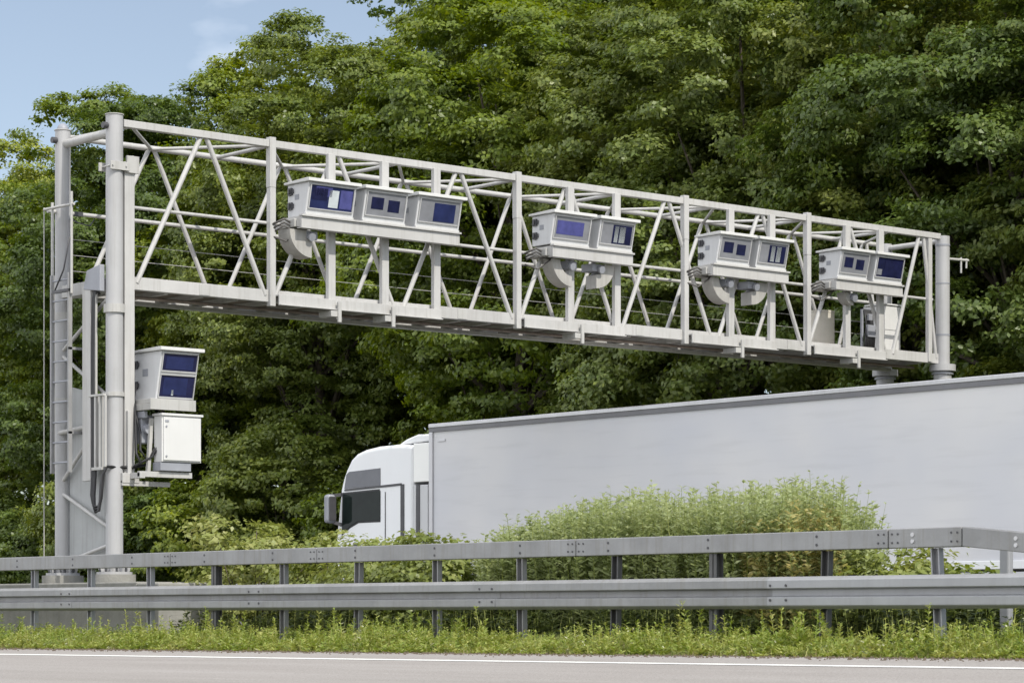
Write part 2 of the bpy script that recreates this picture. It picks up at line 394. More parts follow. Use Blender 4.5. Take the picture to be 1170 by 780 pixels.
# camera bays: hangers, bottom frame, mounting beam
BAYS = [dict(f=(22.90, 25.97), h=(23.89, 24.90, 25.91), b=(23.12, 26.12), drop=((23.96), (24.98))),
        dict(f=(27.67, 29.83), h=(28.68, 29.70), b=(28.03, 29.77), drop=((28.84,))),
        dict(f=(31.37, 33.40), h=(32.33, 33.33), b=(31.60, 33.42), drop=((32.5,))),
        dict(f=(34.35, 36.20), h=(35.24, 36.12), b=(34.62, 36.36), drop=((35.42,)))]
for bi, B in enumerate(BAYS):
    for u in B['h']: MB().box(u-.065, u+.065, VF-.13, VF-.053, 5.04, 7.32).build('hanger', 'paint', G, .006)
    m = MB(); m.box(B['f'][0], B['f'][1], VF-.16, VF-.135, 4.98, 5.14); m.box(B['f'][0], B['f'][1], VF-.20, VF-.162, 4.98, 4.995)
    m.box(B['f'][0], B['f'][1], VF-.134, VF-.015, 5.12, 5.14)
    fr = m.build('bay_frame', 'paint', G, .003)
    for u in B['drop']:
        MB().box(u-.03, u+.03, VF-.23, VF-.2, 4.80, 5.10).box(u-.15, u-.03, VF-.21, VF+.1, 4.88, 4.965).build('clamp', 'paint2', fr)
    u0, u1 = B['b']; vb = 32.04
    m = MB()
    m.box(u0, u1, vb, vb+.02, 6.115, 6.285); m.box(u0-.01, u1+.01, vb-.035, vb+.06, 6.287, 6.315)
    m.box(u0, u1, vb+.022, vb+.12, 6.115, 6.13); m.box(u0+.02, u1-.02, vb+.1, vb+.5, 6.27, 6.30)
    m.prism([(vb+.021, 6.13), (vb+.021, 6.285), (vb+.5, 6.285), (vb+.5, 6.2)], u0, u0+.012)
    m.prism([(vb+.021, 6.13), (vb+.021, 6.285), (vb+.5, 6.285), (vb+.5, 6.2)], u1-.012, u1)
    be = m.build('mounting_beam', 'paint', G, .003)
    m = MB(); m.box(u0-.035, u0+.33, vb+.13, vb+.62, 6.14, 6.262); m.build('beam_bracket', 'paint2', be, .01)
    m = MB()
    for k in range(3):
        z = 6.22-.05*k
        m.path([(u0-.28+.02*k, VF-.05, z-.05), (u0-.16, VF-.2, z+.03), (u0-.03, vb+.25, z), (u0+.15, vb+.2, z-.02)], .018-.003*k)
    m.path([(u0-.27, VF-.05, 6.0), (u0-.1, VF-.16, 5.93), (u0+.06, vb+.2, 6.05), (u0+.2, vb+.25, 6.13)], .014)
    m.build('cable_bundle', 'cablegrey', be)
    # curved scanner troughs under the beam
    if bi == 0: arcs = [(u0+.30, -1, .40, .0, .30)]
    elif bi == 3: arcs = [(u0+.62, -1, .22, .08, .2)]
    else: arcs = [(u0+.55, -1, .42, .25, .26), (u0+1.08, 1, .40, .18, .26)]
    for (uc, s, ro, ri, dp) in arcs:
        m = MB(); n = 10; pr = []
        for k in range(n+1):
            a = math.pi*.5*k/n; pr.append((uc+s*ro*math.cos(a), 6.11-ro*math.sin(a)))
        for k in range(n, -1, -1):
            a = math.pi*.5*k/n; pr.append((uc+s*max(ri, .01)*math.cos(a), 6.11-max(ri, .01)*math.sin(a)))
        m.prism(pr, vb+.16, vb+.16+dp, 'y'); m.build('curved_trough', 'trough', be, .004)
        m = MB(); m.box(uc-.1, uc+.1, vb+.15, vb+.42, 5.98, 6.105); m.tube((uc+s*.05, vb+.13, 6.02), (uc+s*.05, vb+.07, 6.0), .06, 12); m.build('sensor_head', 'tag', be, .01)

# left portal: box post, clamps, trunking, safety sheet, braces, ladder
m = MB(); m.box(20.285, 20.45, VF-.09, VF+.08, 2.32, 6.82); m.build('box_post', 'paint', G, .008)
m = MB(); m.box(20.02, 20.33, VF-.15, VF-.125, 6.68, 6.80); m.box(20.30, 20.50, VF-.13, VF-.092, 6.66, 6.9); m.box(20.0, 20.32, VF+.125, VF+.15, 6.68, 6.80)
for u in (20.05, 20.27): m.tube((u, VF-.17, 6.74), (u, VF+.17, 6.74), .012, 6)
m.tube((20.3, VF-.1, 6.87), (20.42, VF-.1, 6.9), .012, 6)
m.build('clamp', 'paint2', G, .003)
m = MB(); m.box(20.2, 20.475, VF-.17, VF-.092, 2.28, 2.42); m.box(20.2, 21.0, VF-.16, VF-.1, 2.24, 2.31); m.box(20.32, 21.2, VF-.42, VF-.36, 2.36, 2.44)
m.box(20.32, 20.4, VF-.44, VF-.17, 2.34, 2.42); m.box(20.3, 20.36, VF-.15, VF-.092, 2.3, 3.3); m.build('shelf_bracket', 'paint', G, .004)
m = MB(); m.box(19.98, 20.06, 32.79, 33.01, 2.32, 5.08); m.build('cable_trunking', 'paint', G, .006)
m = MB(); m.box(19.96, 20.02, 32.62, 32.66, 2.5, 3.5); m.box(19.96, 20.02, 32.50, 32.54, 2.5, 3.5); m.box(19.95, 20.0, 32.4, 32.8, 3.5, 3.53); m.box(19.95, 20.0, 32.44, 32.72, 2.46, 2.5); m.box(19.97, 20.0, 32.38, 32.42, 2.5, 3.5)
m.box(20.0, 20.03, 32.68, 32.71, 3.54, 5.0); m.build('conduit_frame', 'paint2', G, .003)
m = MB()
for k, dv in enumerate((0, .045, .09)):
    v = 32.76-dv*.5
    q = .035*k
    m.path([(20.05, 32.66, 4.95), (20.02, v-.05, 5.06), (20.01, v, 4.9), (20.0, v+.01, 4.0), (20.0, v, 3.0), (20.0, 32.76-q, 2.4), (19.98, 32.76-q, 2.12), (19.98, 32.72-q*.5, 2.0-q), (19.98, 32.65, 1.94-q), (19.98, 32.56, 1.96-q), (19.98, 32.50+q*.5, 2.06-q),
            (19.98, 32.47+q*.5, 2.25), (19.98, 32.45, 2.4), (20.0, 32.38, 2.5), (20.4, 32.33, 2.5), (20.6, 32.25, 2.55)], .022)
m.build('cable_loop', 'black', G)
m = MB(); m.prism([(32.52, 4.98), (32.97, 5.04), (32.88, 5.30), (32.52, 5.36)], 19.97, 20.05); m.build('hinged_cover', 'tag', G, .01)
m = MB(); m.prism([(32.66, 1.2), (33.72, 1.2), (33.72, 3.72), (33.1, 3.6), (32.66, 3.5)], 20.2, 20.22); m.build('safety_sheet', 'panel', G)
for a, b in (((VR, 2.2), (VF, 1.62)), ((VR, 1.15), (VF, 1.42)), ((VR, 2.3), (VF, 3.4)), ((VR, 4.2), (VF, 3.45)), ((VR, 4.2), (VF, 4.95))):
    MB().tube((20.13, a[0], a[1]), (20.13, b[0], b[1]), .028, 8).build('brace', 'paint', G)
MB().tube((20.1, VR-.02, 3.05), (20.1, 33.05, 3.1), .04, 8).build('brace', 'paint2', G)
# ladder on the outer side of the rear column
L1, L2 = 33.20, 33.68
lad = MB().box(19.86, 19.92, L1-.02, L1+.02, 2.45, 5.3).box(19.86, 19.92, L2-.02, L2+.02, 2.45, 5.3).box(19.86, 20.1, L1-.02, L1+.0, 4.2, 4.24).box(19.86, 20.1, L1-.02, L1, 3.0, 3.04).build('ladder', 'galv', G, .003)
for k in range(10): MB().tube((19.89, L1, 2.6+.29*k), (19.89, L2, 2.6+.29*k), .014, 8).build('rung', 'tag', lad)
MB().tube((19.89, L1-.05, 5.0), (19.89, L1-.05, 6.45), .02, 8).tube((19.89, L2, 5.0), (19.89, L2, 6.35), .022, 8).build('guard_post', 'paint2', G)
m = MB(); m.tube((19.87, L2+.2, 1.1), (19.87, L2+.2, 6.3), .008, 6); m.tube((19.87, L2+.2, 6.27), (19.9, L1-.1, 6.27), .02, 6); m.build('fall_arrest_cable', 'paint2', G)
m = MB(); m.path([(19.86, L1-.04, 5.8), (19.86, L1+.12, 5.35), (19.86, L2-.1, 5.05)], .012); m.box(19.84, 19.9, L1-.02, L2-.08, 5.03, 5.07); m.build('ladder_gate', 'dark', G)
m = MB(); m.path([(20.2, VR, 6.2), (20.3, VR-.2, 6.1), (20.5, VR-.2, 6.07), (20.7, VR, 6.2)], .01); m.box(20.36, 20.5, VR-.02, VR+.08, 6.23, 6.29); m.build('cable_bundle', 'dark', G)

# foundation
m = MB(); m.box(19.55, 20.85, 30.9, 34.7, -.15, .87); m.box(19.55, 20.5, 30.35, 30.898, -.15, .85)
F = m.build('concrete_foundation', 'concrete', None, .02, 'long concrete foundation block under the two near gantry columns', 'foundation')
m = MB(); m.tube((UC, VF, .88), (UC, VF, .99), .30, 32); p = m.build('plinth', 'concrete', F)
m = MB(); m.tube((UC, VR, .88), (UC, VR, .99), .30, 32); p = m.build('plinth', 'concrete', F)

# ---------------------------------------------------------------- camera housings
def lin(a, b, t): return a+(b-a)*t
def housing(u0, u1, v, z0, z1, depth, lean, label, style, group, double=False, name='camera_housing'):
    T = thing(name, ((u0+u1)/2, v+depth/2, z0), label, 'camera housing', group)
    zt = z1-.055
    m = MB(); m.prism([(v+lean, z0), (v+depth, z0), (v+depth, zt), (v, zt)], u0, u1); m.build('body', 'housing', T, .008)
    m = MB(); m.prism([(v-.06, zt+.002), (v-.06, z1-.004), (v+.02, z1), (v+depth+.04, z1-.02), (v+depth+.04, zt+.002)], u0-.045, u1+.05)
    m.build('roof', 'white', T, .006)
    def P(a, b, out):      # a across 0..1, b up 0..1 on the leaning front face
        return (lin(u0, u1, a), lin(v+lean, v, b)-out, lin(z0, zt, b))
    def plate(mm, a0, a1, b0, b1, o0, o1):
        q = [P(a0, b0, o0), P(a1, b0, o0), P(a1, b1, o0), P(a0, b1, o0), P(a0, b0, o1), P(a1, b0, o1), P(a1, b1, o1), P(a0, b1, o1)]
        mm.add(q, [(0, 1, 2, 3), (7, 6, 5, 4), (0, 4, 5, 1), (1, 5, 6, 2), (2, 6, 7, 3), (3, 7, 4, 0)])
    wins = [(.035, .965, .19, .95)] if not double else [(.04, .97, .56, .975), (.04, .97, .02, .53)]
    for wi, (a0, a1, b0, b1) in enumerate(wins):
        m = MB(); fa, fb = .02, .035
        plate(m, a0, a1, b0, b0+fb, .001, .022); plate(m, a0, a1, b1-fb, b1, .001, .022)
        plate(m, a0, a0+fa, b0+fb, b1-fb, .001, .022); plate(m, a1-fa, a1, b0+fb, b1-fb, .001, .022)
        w = m.build('window', 'frame', T, .002)
        i0, i1, j0, j1 = a0+fa, a1-fa, b0+fb, b1-fb
        base, rects = style[wi] if double else style
        m = MB(); plate(m, i0, i1, j0, j1, .001, .005); m.build('pane', base, w)
        for (mm_, r) in rects:
            m = MB(); plate(m, lin(i0, i1, r[0]), lin(i0, i1, r[1]), lin(j0, j1, r[2]), lin(j0, j1, r[3]), .006, .009); m.build('lens_or_reflection', mm_, w)
    if not double:
        m = MB(); plate(m, 0.0, 1.0, .0, .07, .001, .02); m.build('sill', 'white', T, .002)
    h = z1-z0
    for f in (.70, .30):
        m = MB()
        m.box(u0-.03, u0-.001, v+depth-.13, v+depth-.03, z0+h*f-.055, z0+h*f+.055)
        m.box(u0-.05, u0-.03, v+depth-.10, v+depth-.06, z0+h*f-.035, z0+h*f+.035)
        m.box(u0-.02, u0-.001, v+depth-.16, v+depth-.135, z0+h*f-.03, z0+h*f+.03)
        m.build('latch', 'dark', T, .004)
    m = MB(); m.box(u0-.006, u0-.001, v+depth*.48, v+depth*.66, z0+h*.46, z0+h*.60); m.build('label_plate', 'tag', T)
    return T
two = lambda c: [(c, (.12, .44, .28, .80)), (c, (.56, .86, .22, .74))]
CG = 'camera housings in rows along the gantry beams'
Z0, Z1 = 6.318, 6.855
LAY = [
 (23.22, 24.10, 'white roofed camera housing with blue pane, leftmost on the three-unit beam', ('blue', [('pale_patch', (.44, .66, .1, .85)), ('violet', (.7, .98, .1, .9)), ('navy', (.04, .40, .38, .9)), ('violet', (.12, .5, .55, .97))])),  # the pale bar is a painted reflection
 (24.27, 25.08, 'white camera housing with two dark lenses in a grey pane, middle of the three-unit beam', ('grey_glass', two('navy'))),
 (25.28, 26.14, 'white camera housing with half grey half blue pane, right end of the three-unit beam', ('grey_glass', [('blue', (.36, .9, .06, .88))])),
 (28.02, 28.84, 'camera housing with violet pane, left one of the pair right of the three-unit beam', ('grey_glass', [('violet', (.06, .84, .18, .82))])),
 (29.02, 29.79, 'camera housing with striped grey pane beside the one with the violet pane', ('grey_glass', [('navy', (.36, .96, .04, .92)), ('pale_patch', (.42, .54, .1, .86)), ('pale_patch', (.58, .76, .1, .86))])),
 (31.72, 32.50, 'camera housing with two dark lenses, left one of the third cluster from left', ('grey_glass', two('navy'))),
 (32.66, 33.40, 'camera housing with striped grey pane, right one of the third cluster from left', ('grey_glass', [('navy', (.34, .94, .05, .9)), ('pale_patch', (.42, .56, .1, .86)), ('pale_patch', (.62, .78, .1, .86))])),
 (34.70, 35.46, 'camera housing with two dark lenses, left one of the pair nearest the far column', ('grey_glass', two('navy'))),
 (35.62, 36.38, 'camera housing with nearly black pane, right one of the pair nearest the far column', ('navy', [('grey_glass', (.04, .22, .1, .4)), ('navy', (.3, .9, .1, .85))])),
]
for i, (u0, u1, lb, st) in enumerate(LAY):
    housing(u0, u1, 31.99, Z0, Z1, .54, .11, lb, st, CG)
    # small gap plates between units are part of nothing: left open as in the photo
housing(20.63, 21.27, 31.95, 3.47, 4.20, .74, .16, 'large white camera housing with two stacked dark blue windows on the near column', [('navy', [('blue', (.1, .9, .1, .85))]), ('navy', [('blue', (.1, .8, .12, .9)), ('pale_patch', (.36, .42, .08, .34))])], None, True)
T = thing('housing_bracket', (20.85, 32.3, 3.28), 'pale steel bracket shelf carrying the large two-window camera housing', 'bracket')
m = MB(); m.box(20.5, 21.2, 32.0, 32.62, 3.405, 3.465); m.box(20.46, 21.22, 31.97, 32.0, 3.31, 3.466); m.box(20.48, 20.55, 32.0, 32.6, 3.31, 3.40); m.build('shelf', 'paint2', T, .004)
m = MB(); m.box(20.52, 20.72, 32.30, 32.52, 2.85, 3.25); m.tube((20.6, 32.3, 3.05), (20.6, 32.22, 3.05), .07, 14); m.box(20.50, 20.56, 32.2, 32.6, 3.2, 3.30); m.build('motor_box', 'tag', T, .01)
m = MB(); m.bar((20.62, 32.2, 3.2), (20.56, 32.2, 2.4), .05, .05); m.bar((20.9, 32.5, 3.3), (20.9, 32.45, 2.45), .04, .04); m.build('strut', 'paint2', T)
m = MB(); m.path([(20.52, 32.5, 4.0), (20.46, 32.42, 3.6), (20.44, 32.34, 3.2), (20.42, 32.28, 2.7), (20.45, 32.2, 2.55)], .018)
m.path([(20.75, 32.2, 3.3), (20.72, 32.1, 2.9), (20.6, 32.15, 2.65), (20.45, 32.25, 2.56), (20.4, 32.3, 2.52)], .018); m.path([(20.56, 32.5, 3.7), (20.44, 32.4, 3.4), (20.50, 32.3, 3.0), (20.46, 32.24, 2.75), (20.55, 32.2, 2.6), (20.7, 32.15, 2.85), (20.74, 32.1, 3.2)], .017); m.path([(20.8, 32.15, 3.3), (20.78, 32.1, 2.9), (20.62, 32.12, 2.7)], .014); m.build('cable_loop', 'black', T)
T = thing('equipment_cabinet', (20.98, 32.05, 2.55), 'white square equipment cabinet below the large two-window camera housing', 'cabinet')
m = MB(); m.box(20.65, 21.31, 31.975, 32.18, 2.58, 3.23); m.build('body', 'white', T, .006)
m = MB(); m.box(20.63, 21.33, 31.945, 32.2, 3.232, 3.265); m.build('rain_hood', 'white', T, .004)
m = MB(); m.box(20.67, 21.295, 31.952, 31.973, 2.60, 3.21); m.build('door', 'white', T, .008)
m = MB(); m.tube((20.71, 31.95, 3.08), (20.71, 31.94, 3.08), .014, 10); m.tube((20.71, 31.95, 2.66), (20.71, 31.94, 2.66), .014, 10); m.box(20.69, 20.75, 31.945, 31.951, 3.14, 3.17); m.build('lock', 'tag', T)
m = MB(); m.box(20.64, 21.15, 31.99, 32.2, 2.455, 2.575); m.build('cable_entry_box', 'tag', T, .006)

T = thing('walkway_cabinet', (37.4, 33.3, 5.126), 'tall white cabinet standing on the walkway near the far column', 'cabinet')
m = MB(); m.box(37.08, 37.55, 33.15, 33.55, 5.14, 6.12); m.build('body', 'white', T, .008)
m = MB(); m.box(37.05, 37.58, 33.11, 33.59, 6.122, 6.15); m.build('roof', 'white', T, .004)
m = MB(); m.box(37.1, 37.53, 33.13, 33.148, 5.17, 5.66); m.box(37.1, 37.53, 33.13, 33.148, 5.67, 6.1); m.build('door', 'white', T, .005)
m = MB(); m.tube((35.55, 33.3, 5.13), (35.55, 33.3, 5.86), .26, 28); T = m.build('beige_drum', 'beige', None, .01, 'beige round drum standing on the walkway left of the tall white cabinet', 'drum')
m = MB(); m.tube((35.55, 33.3, 5.862), (35.55, 33.3, 5.9), .265, 28); m.build('lid', 'beige', T)
T = thing('cable_rack', (36.7, 33.25, 5.126), 'dark rack of cables and junction boxes on the walkway beside the tall cabinet', 'cable rack')
m = MB(); m.box(36.56, 36.6, 33.2, 33.24, 5.13, 6.05); m.box(36.85, 36.89, 33.2, 33.24, 5.13, 6.05); m.box(36.56, 36.89, 33.2, 33.24, 6.01, 6.05); m.build('frame', 'tag', T)
m = MB()
for k in range(7): m.path([(36.6+.04*k, 33.18, 5.15), (36.58+.045*k, 33.14, 5.45+.03*k), (36.64+.03*k, 33.17, 5.75), (36.6+.035*k, 33.18, 6.0)], .016)
m.build('cable_bundle', 'black', T)
m = MB(); m.box(36.62, 36.82, 33.1, 33.17, 5.5, 5.72); m.box(36.64, 36.74, 33.1, 33.16, 5.8, 5.92); m.build('junction_box', 'tag', T, .01)

# ---------------------------------------------------------------- guard rails
UR = 18.7
A = [(.030, 0), (.074, .026), (.082, .036), (.083, .108), (.079, .113), (.014, .124), (.010, .130), (.010, .155)]
Wp = A+[(d, .31-z) for d, z in A[::-1][1:]]
def wbeam(u, v0, v1, zb, name, m, parent, s=-1, th=.004):
    out = [(u+s*d, zb+z) for d, z in Wp]; inn = [(u+s*(d-th), zb+z) for d, z in Wp]
    g = MB(); n = len(out)
    prof = out+inn[::-1]; g.prism(prof, v0, v1, 'y', False)
    o = g.build(name, m, parent); return o
posts = [31.85+.0-1.46*k+.39 for k in range(-9, 0)]
RL = thing('guardrail', (UR, 26, 0), 'double galvanised guardrail with box top rail running the full width of the picture', 'guardrail')
pv_ = [32.24-1.472*k for k in range(-8, 15)]
for k, v in enumerate(pv_):
    bend = abs(v-15.7) < .6
    m = MB(); top_ = 1.03 if v > 15 else max(.75, 1.03-.1*(15.7-v))
    wide = k % 6 == 5
    ln = .012 if bend else rng.normal(0, .004)
    if not wide:     # channel post, open side to the road
        for a0, a1, b0, b1 in ((-.05, -.046, 0, .055), (.046, .05, 0, .055), (-.05, .05, .055, .059), (-.05, -.036, -.004, 0), (.036, .05, -.004, 0)):
            q0, q1 = (.0, ln*6); z0, z1 = -.25, top_
            vs = [(UR+.03+b, v+a+q, z) for z, q in ((z0, q0), (z1, q1)) for b in (b0, b1) for a in (a0, a1)]
            m.add(vs, [(0, 1, 3, 2), (4, 6, 7, 5), (0, 4, 5, 1), (2, 3, 7, 6), (0, 2, 6, 4), (1, 5, 7, 3)])
        mt = 'galv_new' if (k in (8, 9, 10) or bend) else ('galv_dark' if k in (16, 18) else 'post')  # darker posts have the shade below the beam put into their colour
    else:
        m.box(UR+.03, UR+.12, v-.006, v+.006, -.25, top_); m.box(UR+.03, UR+.035, v-.05, v+.055, -.25, top_); m.box(UR+.115, UR+.12, v-.055, v+.05, -.25, top_); mt = 'galv_dark'
    p = m.build('post', mt, RL)
    m = MB(); m.box(UR+.004, UR+.028, v-.06, v+.06, .58, .68); m.build('spacer', 'galv_dark', p)
# lower beam in overlapping sections; one newer section at the right
edges = [46.0]+[17.85+4.4*k for k in range(6, -1, -1)]+[13.4, 9.0, 4.6]
edges = sorted(set([e for e in edges]), reverse=True)
for i in range(len(edges)-1):
    new = abs(edges[i]-17.85) < .2
    o = wbeam(UR-(.004 if i % 2 else 0), edges[i+1]-.02, edges[i]+.28, .477, 'lower_beam', 'galv_new' if new else 'galv', RL)
    m = MB()
    for dv in (.03, .24):
        for z in (.477+.085, .477+.225):
            m.tube((UR-.08, edges[i]+dv, z), (UR-.095, edges[i]+dv, z), .013, 8)
    m.tube((UR, edges[i]+.13, .632), (UR-.012, edges[i]+.13, .632), .018, 8)
    m.build('bolts', 'dark', o)
# upper box beam sections
ub = [(46.4, 40.6), (40.6, 34.75), (34.75, 28.75), (28.75, 25.6), (25.6, 21.0), (21.0, 16.65), (16.65, 15.77)]
for i, (a, b) in enumerate(ub):
    m = MB(); m.box(UR-.01, UR+.14, b+.006, a-.006, 1.036, 1.215)
    o = m.build('upper_beam', 'galv', RL, .008)
    m = MB()
    for dv in (.05, .12):
        for z in (1.085, 1.165): 
            m.tube((UR-.011, b+dv, z), (UR-.017, b+dv, z), .010, 7)
            if i and dv < .13: m.tube((UR-.011, a-dv, z), (UR-.017, a-dv, z), .010, 7)
    v = b+.9 if b < 34 else a
    while v < a-.5:
        for z in (1.085, 1.165): m.tube((UR-.011, v, z), (UR-.015, v, z), .014, 8)
        v += 1.472
    m.build('bolts', 'dark', o)
# the bent end that dips toward the near right
m = MB(); dz = .098*8
vs = [(UR+x, v, z+(0 if v > 15 else -dz)) for v in (15.764, 15.764-8) for z in (1.036, 1.215) for x in (-.01, .14)]
m.add(vs, [(0, 1, 3, 2), (4, 6, 7, 5), (0, 4, 5, 1), (2, 3, 7, 6), (0, 2, 6, 4), (1, 5, 7, 3)])
o = m.build('upper_beam', 'galv', RL, .008)
m = MB()
for v, d in ((16.35, 0), (15.15, .06), (14.2, .155)):
    for z in (1.095, 1.155): m.tube((UR-.012, v, z-d), (UR-.02, v, z-d), .02, 10)
m.build('bolts', 'alu', o)

R2 = thing('guardrail', (22.6, 40, 0), 'second guardrail behind the concrete foundation along the motorway shoulder', 'guardrail')
for k in range(34):
    v = 15+2.0*k
    MB().box(22.65, 22.7, v-.05, v+.05, -.5, .86).build('post', 'post', R2)
wbeam(22.6, 14, 84, .57, 'beam', 'galv_new', R2)
m = MB(); m.prism([(19.96, 16.27), (20.04, 16.27), (20.04, 16.385), (19.96, 16.385)], -.2, 1.12, 'z'); m.build('marker_post', 'galv_new', None, .02, 'pale square post standing behind the bend of the guardrail', 'post')

# ---------------------------------------------------------------- lorry
RZ = -.271
K = thing('articulated_lorry', (30.25, 30.5, RZ), 'white articulated lorry with plain grey curtain-sided trailer driving left under the gantry', 'lorry')
U0, U1 = 29.0, 31.5
t0, t1 = 22.75, 36.42
m = MB(); m.box(U0+.03, U1-.03, t0, t1, 1.10, 3.66); TB = m.build('trailer_body', 'curtain', K, .03)
m = MB()
for u0, u1 in ((U0-.0, U0+.08), (U1-.08, U1)):
    m.box(u0, u1, t0-.02, t1+.02, 3.662, 3.735)
m.box(U0+.08, U1-.08, t0-.02, t1+.02, 3.662, 3.70); m.build('roof_rail', 'alu', K, .012)
m = MB(); m.box(U0+.005, U0+.028, t0-.01, t1+.01, 3.59, 3.66); m.box(U1-.028, U1-.005, t0-.01, t1+.01, 3.59, 3.66); m.build('rail_gasket', 'alu_dark', K)
m = MB(); m.box(U0+.0, U0+.028, t1-.09, t1+.01, 1.18, 3.588); m.box(U0, U0+.028, t0-.01, t0+.09, 1.18, 3.588); m.build('corner_post', 'alu', K, .01)
m = MB(); m.box(U0-.005, U0+.028, t0, t1, 1.05, 1.17); m.box(U1-.028, U1+.005, t0, t1, 1.05, 1.17); m.build('side_rail', 'truck_white', K, .01)
m = MB(); m.box(U0+.015, U0+.0295, 36.0, 36.2, 3.42, 3.46); m.build('nameplate', 'alu', K)
m = MB(); m.box(29.7, 29.85, t0+.1, 39, .5, .96); m.box(30.65, 30.8, t0+.1, 39, .5, .96)
for v in (24, 26, 28, 30, 32, 34): m.box(29.85, 30.65, v, v+.1, .6, .9)
m.build('chassis', 'chassis', K)
m = MB(); m.box(U0+.03, U0+.06, 28.6, 33.2, .28, .85); m.box(U1-.06, U1-.03, 28.6, 33.2, .28, .85); m.build('side_guard', 'alu', K, .01)
def wheel(u, v, out):
    m = MB(); r = .5; pr = [(u-.15*out, 0)]
    # tyre as stacked rings
    for a, b, r0, r1 in ((-.15, -.12, .40, .49), (-.12, .12, .5, .5), (.12, .15, .49, .40)):
        m.tube((u+a, v, RZ+.5), (u+b, v, RZ+.5), r0, 30, r1)
    w = m.build('wheel', 'black', K)
    m = MB(); m.tube((u+.151*out, v, RZ+.5), (u+.156*out, v, RZ+.5), .29, 26); m.tube((u+.156*out, v, RZ+.5), (u+.2*out, v, RZ+.5), .12, 16)
    for k in range(8):
        a = k*math.pi/4; m.tube((u+.156*out, v+.2*math.cos(a), RZ+.5+.2*math.sin(a)), (u+.175*out, v+.2*math.cos(a), RZ+.5+.2*math.sin(a)), .018, 6)
    m.build('rim', 'rim', w)
    m = MB(); n = 12
    pr = [(v+.6*math.cos(math.pi*k/n), RZ+.5+.58*math.sin(math.pi*k/n)) for k in range(n+1)]+[(v+.56*math.cos(math.pi*k/n), RZ+.5+.54*math.sin(math.pi*k/n)) for k in range(n, -1, -1)]
    m.prism(pr, u-.17, u+.17); m.build('mudguard', 'chassis', K)
for v in (24.6, 25.95, 27.3, 35.0, 38.3):
    wheel(U0+.2, v, -1); wheel(U1-.2, v, 1)
# cab
c0 = 36.92
prof = [(c0, .55), (c0, 3.40), (37.3, 3.43), (37.9, 3.42), (38.3, 3.38), (38.55, 3.32), (38.72, 3.22), (38.86, 3.05), (38.95, 2.9), (39.03, 2.7), (39.10, 2.3), (39.17, 1.85), (39.2, 1.3), (39.2, .2), (38.95, .05), (38.9, .3), (38.7, .75), (38.3, .85), (37.9, .75), (37.7, .4), (37.6, .3), (c0, .3)]
m = MB(); m.prism(prof, U0+.03, U1-.03); CB = m.build('cab', 'truck_white', K, .07, seg=4)
def sidequad(pts, name, m_, parent, d0=.001, d1=.012, bev=0):
    for s in (0, 1):
        a, b = (U0+.03-d1, U0+.03-d0) if s == 0 else (U1-.03+d0, U1-.03+d1)
        g = MB(); g.prism(pts, a, b); g.build(name, m_, parent, bev)
sidequad([(38.84, 2.95), (38.76, 3.0), (37.84, 3.03), (37.84, 2.72), (38.90, 2.70)], 'side_window', 'vglass', CB)
sidequad([(38.93, 2.60), (37.84, 2.63), (37.84, 2.10), (38.5, 2.10), (38.72, 2.02), (38.97, 1.88)], 'door_window', 'glass', CB)
sidequad([(37.86, 2.66), (37.84, 2.07), (38.48, 2.07), (38.72, 1.99), (38.99, 1.85), (38.97, 2.63)], 'window_seal', 'chassis', CB, .0005, .004)
sidequad([(38.90, 2.69), (37.22, 2.74), (37.22, 2.70), (38.90, 2.655)], 'waist_trim', 'dark', CB)
sidequad([(37.25, 2.72), (37.15, 2.72), (37.15, .9), (37.25, .9)], 'air_duct', 'dark', CB)
sidequad([(37.70, 2.60), (37.69, 2.60), (37.69, .9), (37.70, .9)], 'door_gap', 'chassis', CB)
sidequad([(38.62, 1.70), (38.42, 1.70), (38.42, 1.66), (38.62, 1.66)], 'handle', 'dark', CB, .001, .03)
# darker rear gap strip, fairing and spoiler
for s in (0, 1):
    a, b = (U0+.04, U0+.09) if s == 0 else (U1-.09, U1-.04)
    m = MB(); m.box(a, b, c0-.5, c0-.01, 2.74, 3.42); m.build('side_fairing', 'truck_fair', CB, .015)
    m = MB(); m.box(a, b, c0-.42, c0-.01, .6, 2.69); m.build('lower_fairing', 'housing', CB, .015)
    m = MB(); m.box(a-.012 if s == 0 else b, a if s == 0 else b+.012, c0-.2, c0-.1, .7, 2.69); m.build('air_duct', 'dark', CB)
m = MB(); m.prism([(37.45, 3.425), (37.2, 3.52), (36.9, 3.585), (36.5, 3.575), (36.45, 3.44)], U0+.12, U1-.12); m.build('roof_spoiler', 'truck_white', CB, .03)
m = MB(); m.add([(U0+.15, 38.975, 2.72), (U1-.15, 38.975, 2.72), (U1-.13, 39.11, 1.95), (U0+.13, 39.11, 1.95), (U0+.15, 39.045, 2.74), (U1-.15, 39.045, 2.74), (U1-.13, 39.178, 1.93), (U0+.13, 39.178, 1.93)],
    [(0, 1, 2, 3), (7, 6, 5, 4), (0, 4, 5, 1), (1, 5, 6, 2), (2, 6, 7, 3), (3, 7, 4, 0)]); m.build('windscreen', 'glass', CB, .01)
m = MB(); m.box(U0+.35, U1-.35, 39.195, 39.215, .55, 1.6); m.build('grille', 'dark', CB, .01)
for u in (U0+.28, U1-.28): MB().box(u-.2, u+.2, 39.19, 39.22, .15, .4).build('headlight', 'lamp', CB, .02)
